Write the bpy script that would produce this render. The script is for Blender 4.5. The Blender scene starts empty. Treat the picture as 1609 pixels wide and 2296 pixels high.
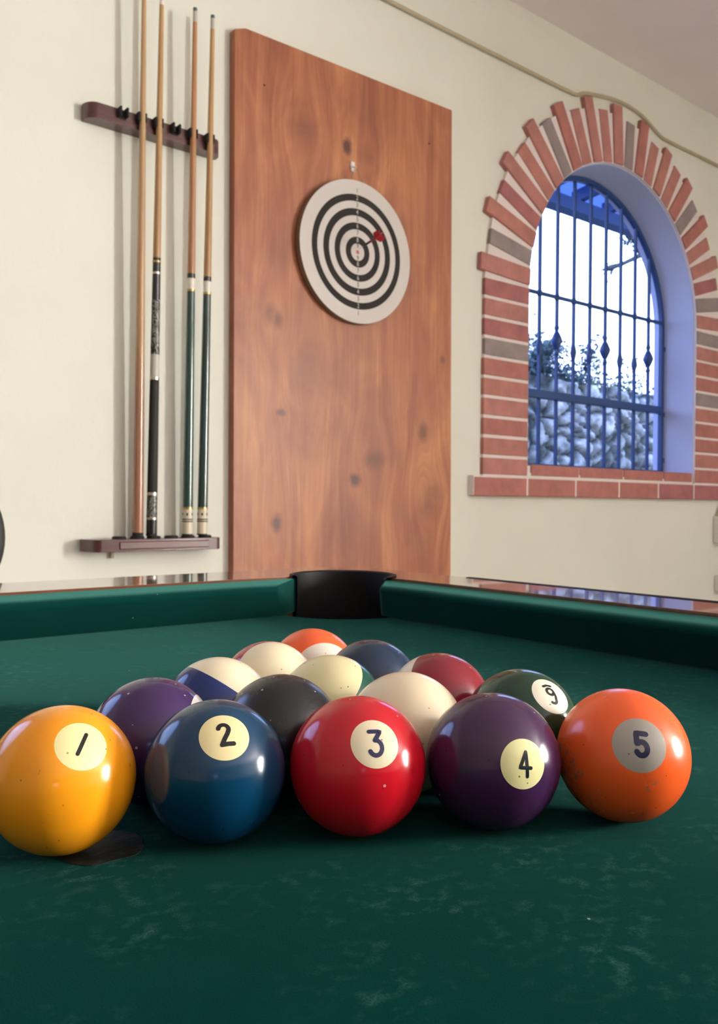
import bpy, bmesh, math, random
from mathutils import Vector, Matrix, noise
from mathutils.geometry import tessellate_polygon
random.seed(7)
S = bpy.context.scene
COL = S.collection
PI = math.pi
TZ = 0.80                      # height of the cloth above the floor (m); all z below are measured from the cloth

# ------------------------------------------------------------------ materials
def nm(name):
    m = bpy.data.materials.new(name); m.use_nodes = True
    nt = m.node_tree; b = nt.nodes['Principled BSDF']
    return m, nt, b
def setp(b, **k):
    names = dict(col='Base Color', rough='Roughness', metal='Metallic', spec='Specular IOR Level', coat='Coat Weight',
                 coatr='Coat Roughness', sheen='Sheen Weight', sheenr='Sheen Roughness', sheent='Sheen Tint', sss='Subsurface Weight', ior='IOR')
    for a, v in k.items():
        if a in ('col', 'sheent'): v = (*v, 1.0)
        b.inputs[names[a]].default_value = v
def N(nt, typ, **k):
    n = nt.nodes.new(typ)
    for a, v in k.items(): setattr(n, a, v)
    return n
def L(nt, a, b): nt.links.new(a, b)
def mathn(nt, op, a, b=None, c=None, clamp=False):
    n = N(nt, 'ShaderNodeMath', operation=op); n.use_clamp = clamp
    for i, v in enumerate((a, b, c)):
        if v is None: continue
        if isinstance(v, (int, float)): n.inputs[i].default_value = v
        else: L(nt, v, n.inputs[i])
    return n.outputs[0]
def mixc(nt, f, a, b, mode='MIX'):
    n = N(nt, 'ShaderNodeMix', data_type='RGBA', blend_type=mode)
    for i, v in ((0, f), (6, a), (7, b)):
        if isinstance(v, (int, float)): n.inputs[i].default_value = v
        elif isinstance(v, tuple): n.inputs[i].default_value = (*v, 1.0) if len(v) == 3 else v
        else: L(nt, v, n.inputs[i])
    return n.outputs[2]
def coords(nt, kind='Object', scale=(1, 1, 1), loc=(0, 0, 0), rot=(0, 0, 0)):
    t = N(nt, 'ShaderNodeTexCoord'); mp = N(nt, 'ShaderNodeMapping')
    mp.inputs['Scale'].default_value = scale; mp.inputs['Location'].default_value = loc; mp.inputs['Rotation'].default_value = rot
    L(nt, t.outputs[kind], mp.inputs[0]); return mp.outputs[0]
def noisen(nt, vec, scale=5, detail=4, rough=.5, dist=0):
    n = N(nt, 'ShaderNodeTexNoise'); n.inputs['Scale'].default_value = scale; n.inputs['Detail'].default_value = detail
    n.inputs['Roughness'].default_value = rough; n.inputs['Distortion'].default_value = dist
    L(nt, vec, n.inputs['Vector']); return n.outputs[0]
def ramp(nt, fac, *stops, interp='LINEAR'):
    n = N(nt, 'ShaderNodeValToRGB'); n.color_ramp.interpolation = interp
    e = n.color_ramp.elements
    while len(e) < len(stops): e.new(0.5)
    for el, (p, c) in zip(e, stops):
        el.position = p; el.color = (*c, 1) if isinstance(c, tuple) else (c, c, c, 1)
    L(nt, fac, n.inputs[0]); return n.outputs[0]
def bump(nt, b, h, strength=.3, dist=.002):
    n = N(nt, 'ShaderNodeBump'); n.inputs['Strength'].default_value = strength; n.inputs['Distance'].default_value = dist
    L(nt, h, n.inputs['Height']); L(nt, n.outputs[0], b.inputs['Normal'])
def plain(name, col, rough=.5, **k):
    m, nt, b = nm(name); setp(b, col=col, rough=rough, **k); return m

def plaster(name, c1, c2, bstr=.25):
    m, nt, b = nm(name); v = coords(nt)
    n1 = noisen(nt, v, 1.3, 5, .6)
    L(nt, mixc(nt, ramp(nt, n1, (.35, 0.), (.7, 1.)), c1, c2), b.inputs['Base Color'])
    n2 = noisen(nt, v, 9, 6, .6)
    bump(nt, b, n2, bstr, .012); setp(b, rough=.8, spec=.3)
    return m
M = {}
M['wall'] = plaster('cream_plaster', (.745, .750, .665), (.805, .810, .725))
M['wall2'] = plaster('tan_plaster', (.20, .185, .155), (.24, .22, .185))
M['ceil'] = plaster('ceiling_plaster', (.82, .755, .765), (.87, .80, .81), .15)
M['reveal'] = plaster('sky_tinted_reveal', (.50, .56, .76), (.56, .62, .82), .2)  # blue skylight falling on the reveal is mixed into this plaster colour
M['outwall'] = plain('outside_render', (.6, .57, .5), .9)

def floor_mat():
    m, nt, b = nm('stone_floor_tiles'); v = coords(nt, scale=(1, 1, 1))
    br = N(nt, 'ShaderNodeTexBrick'); br.offset = 0
    for k, x in (('Scale', 1), ('Mortar Size', .006), ('Brick Width', .33), ('Row Height', .33)): br.inputs[k].default_value = x
    br.inputs['Color1'].default_value = (.34, .31, .28, 1); br.inputs['Color2'].default_value = (.38, .35, .31, 1); br.inputs['Mortar'].default_value = (.3, .27, .23, 1)
    L(nt, v, br.inputs[0]); L(nt, br.outputs[0], b.inputs['Base Color']); setp(b, rough=.35); return m
M['floor'] = floor_mat()

def brickm(name, c):
    m, nt, b = nm(name); v = coords(nt)
    n = noisen(nt, v, 14, 5, .65)
    d = tuple(x * .8 for x in c); h = tuple(min(1, x * 1.15) for x in c)
    L(nt, ramp(nt, n, (.3, d), (.7, h)), b.inputs['Base Color']); setp(b, rough=.75)
    bump(nt, b, noisen(nt, v, 60, 3, .6), .2, .002); return m
M['brick'] = [brickm('brick_red', (.40, .150, .130)), brickm('brick_rose', (.43, .180, .160)), brickm('brick_orange', (.43, .175, .145)),
              brickm('brick_wine', (.35, .125, .125)), brickm('brick_grey', (.28, .225, .225))]
M['mortar'] = plaster('pale_mortar', (.76, .68, .67), (.84, .76, .75), .3)

def cloth_mat(name='green_baize', chalk=.30):
    m, nt, b = nm(name); t = N(nt, 'ShaderNodeTexCoord'); v = t.outputs['Object']
    g = noisen(nt, v, 6, 3, .6)
    base = ramp(nt, g, (.3, (.0001, .025, .0215)), (.72, (.0003, .034, .029)))
    # chalk smudges
    mp = N(nt, 'ShaderNodeMapping'); mp.inputs['Scale'].default_value = (1, 1.25, 1); mp.inputs['Rotation'].default_value = (0, 0, .9)
    L(nt, v, mp.inputs[0])
    s1 = ramp(nt, noisen(nt, mp.outputs[0], 130, 3, .5), (.50, 0.), (.72, 1.))
    s2 = ramp(nt, noisen(nt, v, 20, 3, .6), (.44, 0.), (.66, 1.))
    fine = ramp(nt, noisen(nt, v, 1100, 2, .6), (.30, 0.), (.62, 1.))
    sm = mathn(nt, 'MULTIPLY', mathn(nt, 'MULTIPLY', s1, s2), fine)
    base = mixc(nt, mathn(nt, 'MULTIPLY', sm, chalk), base, (.11, .26, .23))
    # tiny lint specks
    w = N(nt, 'ShaderNodeTexVoronoi'); w.inputs['Scale'].default_value = 55; L(nt, v, w.inputs['Vector'])
    sp = mathn(nt, 'LESS_THAN', w.outputs['Distance'], .035)
    pick = mathn(nt, 'GREATER_THAN', noisen(nt, v, 23, 1, .5), .60)
    base = mixc(nt, mathn(nt, 'MULTIPLY', mathn(nt, 'MULTIPLY', sp, pick), .55), base, (.45, .55, .5))
    # chalky crease where the bed cloth tucks under the far cushion
    sx = N(nt, 'ShaderNodeSeparateXYZ'); L(nt, v, sx.inputs[0])
    dy = mathn(nt, 'ABSOLUTE', mathn(nt, 'SUBTRACT', sx.outputs[1], .8725))
    ln = mathn(nt, 'LESS_THAN', dy, .0016)
    mp2 = N(nt, 'ShaderNodeMapping'); mp2.inputs['Scale'].default_value = (60, 300, 1); L(nt, v, mp2.inputs[0])
    brk = mathn(nt, 'GREATER_THAN', noisen(nt, mp2.outputs[0], 1.0, 3, .7), .53)
    lf = mathn(nt, 'LESS_THAN', sx.outputs[0], .60)
    base = mixc(nt, mathn(nt, 'MULTIPLY', mathn(nt, 'MULTIPLY', ln, brk), mathn(nt, 'MULTIPLY', lf, .6)), base, (.35, .42, .34))
    L(nt, base, b.inputs['Base Color'])
    setp(b, rough=.95, spec=.02, sheen=.13, sheenr=.3, sheent=(.30, 1., .80))
    bump(nt, b, noisen(nt, v, 1400, 2, .6), .25, .0004); return m
M['cloth'] = cloth_mat()
M['cushion'] = cloth_mat('green_baize_cushion', .0); setp(M['cushion'].node_tree.nodes['Principled BSDF'], sheen=.22, sheenr=.4, spec=.06)

def wood_board_mat():
    m, nt, b = nm('stained_pine'); t = N(nt, 'ShaderNodeTexCoord'); v = t.outputs['Object']
    def mp(sc, loc=(0, 0, 0)):
        n = N(nt, 'ShaderNodeMapping'); n.inputs['Scale'].default_value = sc; n.inputs['Location'].default_value = loc
        L(nt, v, n.inputs[0]); return n.outputs[0]
    sx = N(nt, 'ShaderNodeSeparateXYZ'); L(nt, v, sx.inputs[0])
    X, Z = sx.outputs[0], sx.outputs[2]
    # knots: (x, z, half width, half height, strength)
    knots = [(.415, 1.307, .016, .024, 1.), (.121, .716, .024, .03, .5), (.149, .703, .016, .025, .7), (.163, .418, .017, .011, .8),
             (.459, .217, .020, .020, 1.), (.545, .288, .040, .030, .6), (.150, .077, .017, .026, .9), (.768, .392, .020, .030, .65),
             (.793, .155, .03, .05, .3), (.664, 1.095, .02, .05, .35), (.236, 1.314, .045, .040, .30), (.26, .56, .05, .07, .28),
             (.86, .66, .012, .012, .6), (.82, .18, .05, .03, .3), (.50, 1.30, .03, .03, .2)]
    warp = None; dark = None
    wob = noisen(nt, mp((9, 9, 9)), 4, 3, .6)
    for kx, kz, rx, rz, st in knots:
        dx = mathn(nt, 'DIVIDE', mathn(nt, 'SUBTRACT', X, kx), rx); dz = mathn(nt, 'DIVIDE', mathn(nt, 'SUBTRACT', Z, kz), rz)
        r = mathn(nt, 'SQRT', mathn(nt, 'ADD', mathn(nt, 'MULTIPLY', dx, dx), mathn(nt, 'MULTIPLY', dz, dz)))
        r = mathn(nt, 'ADD', r, mathn(nt, 'MULTIPLY', mathn(nt, 'SUBTRACT', wob, .5), 1.2))
        d = mathn(nt, 'MULTIPLY', mathn(nt, 'SUBTRACT', 1.0, mathn(nt, 'SUBTRACT', r, .50), clamp=True), st)
        dark = d if dark is None else mathn(nt, 'MAXIMUM', dark, d)
        # bending of the grain round the knot
        dz2 = mathn(nt, 'DIVIDE', dz, 4.0); g = mathn(nt, 'ADD', mathn(nt, 'MULTIPLY', mathn(nt, 'DIVIDE', dx, 2.2), mathn(nt, 'DIVIDE', dx, 2.2)), mathn(nt, 'MULTIPLY', dz2, dz2))
        e = mathn(nt, 'MULTIPLY', mathn(nt, 'EXPONENT', mathn(nt, 'MULTIPLY', g, -1.0)), mathn(nt, 'MULTIPLY', dx, rx * .9))
        warp = e if warp is None else mathn(nt, 'ADD', warp, e)
    Xw = mathn(nt, 'SUBTRACT', X, warp)
    cb = N(nt, 'ShaderNodeCombineXYZ'); L(nt, Xw, cb.inputs[0]); L(nt, Z, cb.inputs[2]); L(nt, sx.outputs[1], cb.inputs[1])
    def mpw(sc, loc=(0, 0, 0)):
        n = N(nt, 'ShaderNodeMapping'); n.inputs['Scale'].default_value = sc; n.inputs['Location'].default_value = loc
        L(nt, cb.outputs[0], n.inputs[0]); return n.outputs[0]
    g1 = noisen(nt, mpw((22, 22, 1.3)), 1.0, 6, .62, .25)
    g2 = noisen(nt, mpw((130, 130, 3.2)), 1.0, 4, .6, .3)
    bl = noisen(nt, mpw((6, 6, 2.2), (3, 0, 1)), 1.0, 4, .6, .8)
    f = mathn(nt, 'ADD', mathn(nt, 'MULTIPLY', g1, .40), mathn(nt, 'ADD', mathn(nt, 'MULTIPLY', g2, .15), mathn(nt, 'MULTIPLY', bl, .45)))
    c = ramp(nt, f, (.36, (.22, .068, .038)), (.46, (.31, .106, .056)), (.54, (.39, .148, .073)), (.64, (.54, .245, .11)))
    # plank seams
    seam = None
    for s in (.20, .335, .53, .70, .835):
        d = mathn(nt, 'LESS_THAN', mathn(nt, 'ABSOLUTE', mathn(nt, 'SUBTRACT', X, s)), .0012)
        seam = d if seam is None else mathn(nt, 'MAXIMUM', seam, d)
    sbr = ramp(nt, noisen(nt, mp((1, 1, 3), (5, 2, 0)), 1.5, 2, .5), (.42, 0.), (.62, 1.))
    c = mixc(nt, mathn(nt, 'MULTIPLY', mathn(nt, 'MULTIPLY', seam, sbr), .6), c, (.18, .045, .02))
    c = mixc(nt, mathn(nt, 'MULTIPLY', dark, .95), c, (.075, .024, .022))
    L(nt, c, b.inputs['Base Color']); setp(b, rough=.42, spec=.35)
    bump(nt, b, f, .15, .001); return m
M['board'] = wood_board_mat()

def streak(name, a, bcol, scl=(60, 60, 1.5), rough=.3, coat=.5, coatr=.1):
    m, nt, b = nm(name); v = coords(nt, scale=scl)
    L(nt, ramp(nt, noisen(nt, v, 1, 4, .6, .4), (.35, a), (.65, bcol)), b.inputs['Base Color'])
    setp(b, rough=rough, coat=coat, coatr=coatr); return m
M['maple'] = streak('maple_shaft', (.36, .20, .085), (.56, .34, .15))
M['maple2'] = streak('brown_maple_shaft', (.34, .155, .07), (.52, .26, .11))
M['butt'] = streak('reddish_butt', (.24, .105, .055), (.36, .17, .09), coat=.8, coatr=.12)
M['railwood'] = streak('varnished_rail', (.11, .035, .018), (.20, .07, .032), (4, 30, 30), .16, 1., .03)
M['apron'] = streak('dark_apron', (.06, .022, .012), (.11, .04, .02), (3, 25, 25), .3, .6, .1)
M['mahog'] = streak('mahogany', (.055, .014, .014), (.10, .026, .024), (4, 40, 40), .35, .5, .15)
M['black'] = plain('black_plastic', (.004, .0035, .0035), .6, spec=.25)
M['blackm'] = plain('black_wrap', (.012, .012, .010), .7)
M['blackg'] = plain('black_gloss', (.008, .008, .008), .2, coat=.6)
M['rubber'] = plain('black_rubber', (.01, .01, .01), .8)
M['green'] = plain('green_lacquer', (.004, .045, .035), .25, coat=1., coatr=.1)
M['green2'] = plain('dark_green_lacquer', (.006, .030, .026), .25, coat=1., coatr=.1)
M['white'] = plain('ivory_plastic', (.68, .60, .46), .35)
M['whitej'] = plain('white_collar', (.78, .74, .66), .35)
M['silver'] = plain('silver', (.72, .70, .64), .25, metal=1.)
M['brass'] = plain('brass', (.55, .40, .18), .3, metal=1.)
M['ferrule'] = plain('grey_ferrule', (.50, .50, .46), .5)
M['tip'] = plain('chalked_tip', (.12, .15, .15), .9)
M['iron'] = plain('flare_blue_iron', (.018, .055, .19), .45, spec=.4)  # blue bloom of the bright sky is put into the bars' colour
M['steel'] = plain('steel', (.5, .5, .5), .35, metal=1.)
M['cable'] = plain('beige_cable', (.44, .38, .26), .6)
M['socket'] = plain('white_socket', (.74, .72, .70), .45)
M['hook'] = plain('white_hook', (.85, .82, .78), .4)
M['string'] = plain('string', (.25, .17, .12), .9)

def ballmat(name, col, mode='solid', ax=(0, 0, 1), t1=.7, t2=-.7, disc=None, discr=20., cream=(.78, .66, .42), dcol=None,
            chips=0., rough=.12, speck=.5, chipcol=(.30, .22, .16), dust=0.):
    """mode solid; band: cream where dot(axis) > t1 or < t2."""
    m, nt, b = nm(name); t = N(nt, 'ShaderNodeTexCoord'); v = t.outputs['Object']
    nrm = N(nt, 'ShaderNodeVectorMath', operation='NORMALIZE'); L(nt, v, nrm.inputs[0]); d = nrm.outputs[0]
    def dot(a):
        n = N(nt, 'ShaderNodeVectorMath', operation='DOT_PRODUCT'); L(nt, d, n.inputs[0]); n.inputs[1].default_value = a; return n.outputs['Value']
    var = noisen(nt, v, 60, 4, .6)
    cc = mixc(nt, ramp(nt, var, (.35, 0.), (.75, .35)), col, tuple(x * .78 for x in col))
    crm = mixc(nt, ramp(nt, var, (.35, 0.), (.75, .30)), cream, tuple(x * .85 for x in cream))
    if mode == 'band':
        q = dot(ax)
        w = mathn(nt, 'MAXIMUM', mathn(nt, 'GREATER_THAN', q, t1), mathn(nt, 'LESS_THAN', q, t2))
        cc = mixc(nt, w, cc, crm)
    elif mode == 'cream': cc = crm
    if disc:
        q = dot(disc); w = mathn(nt, 'GREATER_THAN', q, math.cos(math.radians(discr)))
        dc = mixc(nt, ramp(nt, var, (.35, 0.), (.75, .3)), dcol or cream, tuple(x * .85 for x in (dcol or cream)))
        cc = mixc(nt, w, cc, dc)
    if chips:
        mp = N(nt, 'ShaderNodeMapping'); mp.inputs['Scale'].default_value = (1, 1, .8); L(nt, v, mp.inputs[0])
        cl = ramp(nt, noisen(nt, v, 42, 2, .5), (.55, 0.), (.58, 1.))
        ch = mathn(nt, 'GREATER_THAN', noisen(nt, mp.outputs[0], 230, 4, .7, 1.), .665 - .05 * chips)
        cc = mixc(nt, mathn(nt, 'MULTIPLY', mathn(nt, 'MULTIPLY', cl, ch), .75), cc, chipcol)
    # pits and specks, dark and light
    def specks(scale, rad, thr, colr, f):
        nonlocal cc
        w = N(nt, 'ShaderNodeTexVoronoi'); w.inputs['Scale'].default_value = scale; L(nt, v, w.inputs['Vector'])
        s = mathn(nt, 'LESS_THAN', w.outputs['Distance'], rad)
        p = N(nt, 'ShaderNodeSeparateColor'); L(nt, w.outputs['Color'], p.inputs[0])
        pk = mathn(nt, 'GREATER_THAN', p.outputs[0], thr)
        cc = mixc(nt, mathn(nt, 'MULTIPLY', mathn(nt, 'MULTIPLY', s, pk), f), cc, colr)
    specks(330, .13, 1 - .35 * speck, tuple(x * .35 for x in col), .8)
    if dust: specks(240, .14, 1 - .45 * dust, (.55, .5, .5), .6)
    L(nt, cc, b.inputs['Base Color'])
    rr = ramp(nt, noisen(nt, v, 35, 5, .65), (.35, rough), (.75, rough + .13)); L(nt, rr, b.inputs['Roughness'])
    setp(b, spec=.5)
    return m

# ------------------------------------------------------------------ mesh helpers
def tag(o, label=None, cat=None, group=None, kind=None):
    if label: o['label'] = label
    if cat: o['category'] = cat
    if group: o['group'] = group
    if kind: o['kind'] = kind
    return o
def link(name, me, parent=None, world=None):
    o = bpy.data.objects.new(name, me); COL.objects.link(o)
    if parent is not None: o.parent = parent
    return o
def empty(name, loc=(0, 0, 0), rot=(0, 0, 0)):
    o = bpy.data.objects.new(name, None); COL.objects.link(o); o.location = loc; o.rotation_euler = rot; o.empty_display_size = .05
    return o
def finish(name, bm, mats, parent=None, smooth=None, bevel=0, seg=2, loc=None, blimit=40):
    bmesh.ops.recalc_face_normals(bm, faces=bm.faces)
    me = bpy.data.meshes.new(name); bm.to_mesh(me); bm.free()
    for m in (mats if isinstance(mats, (list, tuple)) else [mats]): me.materials.append(m)
    o = link(name, me, parent)
    if loc is not None: o.location = loc
    if smooth is not None:
        me.polygons.foreach_set('use_smooth', [True] * len(me.polygons)); me.set_sharp_from_angle(angle=math.radians(smooth))
    if bevel:
        md = o.modifiers.new('bevel', 'BEVEL'); md.width = bevel; md.segments = seg; md.limit_method = 'ANGLE'; md.angle_limit = math.radians(blimit)
        md.harden_normals = False
        me.polygons.foreach_set('use_smooth', [True] * len(me.polygons)); me.set_sharp_from_angle(angle=math.radians(50))
    return o
def box(bm, x0, x1, y0, y1, z0, z1, mi=0, mat=None):
    vs = [bm.verts.new((x, y, z)) for x in (x0, x1) for y in (y0, y1) for z in (z0, z1)]
    if mat is not None:
        for v in vs: v.co = mat @ v.co
    for q in ((0, 1, 3, 2), (4, 6, 7, 5), (0, 4, 5, 1), (2, 3, 7, 6), (0, 2, 6, 4), (1, 5, 7, 3)):
        f = bm.faces.new([vs[i] for i in q]); f.material_index = mi
    return vs
def prism(bm, loops, z0, z1, mat=None, mi=0):
    """loops: outer 2D loop then holes; extruded z0..z1; mat maps (x,y,z)."""
    mat = mat or Matrix()
    tris = tessellate_polygon([[Vector((x, y, 0)) for x, y in lp] for lp in loops])
    flat = [p for lp in loops for p in lp]
    lo = [bm.verts.new(mat @ Vector((x, y, z0))) for x, y in flat]; hi = [bm.verts.new(mat @ Vector((x, y, z1))) for x, y in flat]
    for t in tris:
        for vs in (lo, hi):
            try: bm.faces.new([vs[i] for i in t]).material_index = mi
            except ValueError: pass
    k = 0
    for lp in loops:
        n = len(lp)
        for i in range(n):
            a, b_ = k + i, k + (i + 1) % n
            bm.faces.new((lo[a], lo[b_], hi[b_], hi[a])).material_index = mi
        k += n
XZ = Matrix(((1, 0, 0, 0), (0, 0, 1, 0), (0, 1, 0, 0), (0, 0, 0, 1)))       # (x, z, y) -> (x, y, z)
YZ = Matrix(((0, 0, 1, 0), (1, 0, 0, 0), (0, 1, 0, 0), (0, 0, 0, 1)))       # (y, z, x) -> (x, y, z)
def lathe(bm, prof, mat=None, seg=40, a0=0., a1=2 * PI, mi=0):
    """prof: (r, z) list, about z."""
    mat = mat or Matrix(); full = abs(a1 - a0 - 2 * PI) < 1e-6
    n = seg if full else seg + 1
    rings = []
    for r, z in prof:
        if r < 1e-7: rings.append([bm.verts.new(mat @ Vector((0, 0, z)))])
        else: rings.append([bm.verts.new(mat @ Vector((r * math.cos(a0 + (a1 - a0) * i / seg), r * math.sin(a0 + (a1 - a0) * i / seg), z))) for i in range(n)])
    for A, B in zip(rings, rings[1:]):
        for i in range(seg):
            j = (i + 1) % n
            if len(A) == 1 and len(B) == 1: continue
            if len(A) == 1: f = bm.faces.new((A[0], B[i], B[j]))
            elif len(B) == 1: f = bm.faces.new((A[i], A[j], B[0]))
            else: f = bm.faces.new((A[i], A[j], B[j], B[i]))
            f.material_index = mi
def tube(bm, pts, r, seg=10, mi=0, cap=True):
    pts = [Vector(p) for p in pts]; rs = r if isinstance(r, (list, tuple)) else [r] * len(pts)
    rings = []; up = None
    for i, p in enumerate(pts):
        t = (pts[min(i + 1, len(pts) - 1)] - pts[max(i - 1, 0)]).normalized()
        if up is None: up = t.orthogonal().normalized()
        up = (up - t * up.dot(t)).normalized(); s = t.cross(up)
        rings.append([bm.verts.new(p + (up * math.cos(2 * PI * k / seg) + s * math.sin(2 * PI * k / seg)) * rs[i]) for k in range(seg)])
    for A, B in zip(rings, rings[1:]):
        for k in range(seg): bm.faces.new((A[k], A[(k + 1) % seg], B[(k + 1) % seg], B[k])).material_index = mi
    if cap:
        bm.faces.new(rings[0]).material_index = mi; bm.faces.new(rings[-1]).material_index = mi
def rrect(x0, x1, y0, y1, r, n=8):
    o = []
    for cx, cy, a in ((x1 - r, y0 + r, -PI / 2), (x1 - r, y1 - r, 0), (x0 + r, y1 - r, PI / 2), (x0 + r, y0 + r, PI)):
        for i in range(n + 1): o.append((cx + r * math.cos(a + PI / 2 * i / n), cy + r * math.sin(a + PI / 2 * i / n)))
    return o

# ------------------------------------------------------------------ the room
WY = 2.25                      # inner face of the wall with the arched windows
WT = .212                      # its thickness
CEIL = TZ + 2.103
RX0, RX1, RY0 = -4.2, 4.75, -5.0
WIN_R, WIN_ZC, WIN_Z0 = .632, TZ + 1.012, TZ + .268
def arch(cx, r, z0, zc=WIN_ZC, n=48):
    return [(cx - r, z0), (cx + r, z0)] + [(cx + r * math.cos(PI * i / n), zc + r * math.sin(PI * i / n)) for i in range(n + 1)]
WX = [3.316, -.62]             # centres of the two arched windows (the second is left of the frame)

bm = bmesh.new(); prism(bm, [[(RX0 - .2, 0), (RX1 + .2, 0), (RX1 + .2, CEIL + .15), (RX0 - .2, CEIL + .15)]] + [arch(x, WIN_R, WIN_Z0) for x in WX], WY, WY + WT, XZ)
tag(finish('wall_back', bm, M['wall']), kind='structure')
RWIN = (-4.15, -2.75, TZ + .0, TZ + 1.65)    # y0, y1, z0, z1: deep window in the right wall, behind the camera
RWT = .62  # unseen wall made extra thick so its reveal shades the arched wall's right end
FWIN = (-3.3, -2.5, TZ + .75, TZ + 1.25)      # small high window in the near wall
def rectl(a): return [(a[0], a[2]), (a[1], a[2]), (a[1], a[3]), (a[0], a[3])]
bm = bmesh.new(); prism(bm, [[(RX0 - .2, 0), (RX1 + .2, 0), (RX1 + .2, CEIL + .15), (RX0 - .2, CEIL + .15)], rectl(FWIN)], RY0 - .2, RY0, XZ)
tag(finish('wall_front', bm, M['wall2']), kind='structure')
bm = bmesh.new(); box(bm, RX0 - .2, RX0, RY0, WY, 0, CEIL + .15); tag(finish('wall_left', bm, M['wall2']), kind='structure')
bm = bmesh.new(); prism(bm, [[(RY0, 0), (WY, 0), (WY, CEIL + .15), (RY0, CEIL + .15)], rectl(RWIN)], RX1, RX1 + RWT, YZ); tag(finish('wall_right', bm, M['wall']), kind='structure')
bm = bmesh.new(); box(bm, RX0, RX1, RY0, WY, CEIL, CEIL + .15); tag(finish('ceiling', bm, M['ceil']), kind='structure')
bm = bmesh.new(); box(bm, RX0, RX1, RY0, WY, -.1, 0); tag(finish('floor', bm, M['floor']), kind='structure')

# baseboard
bm = bmesh.new(); box(bm, RX0, RX1, WY - .012, WY, 0, .08); tag(finish('baseboard_back', bm, M['brick'][3], bevel=.003), kind='structure')

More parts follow.
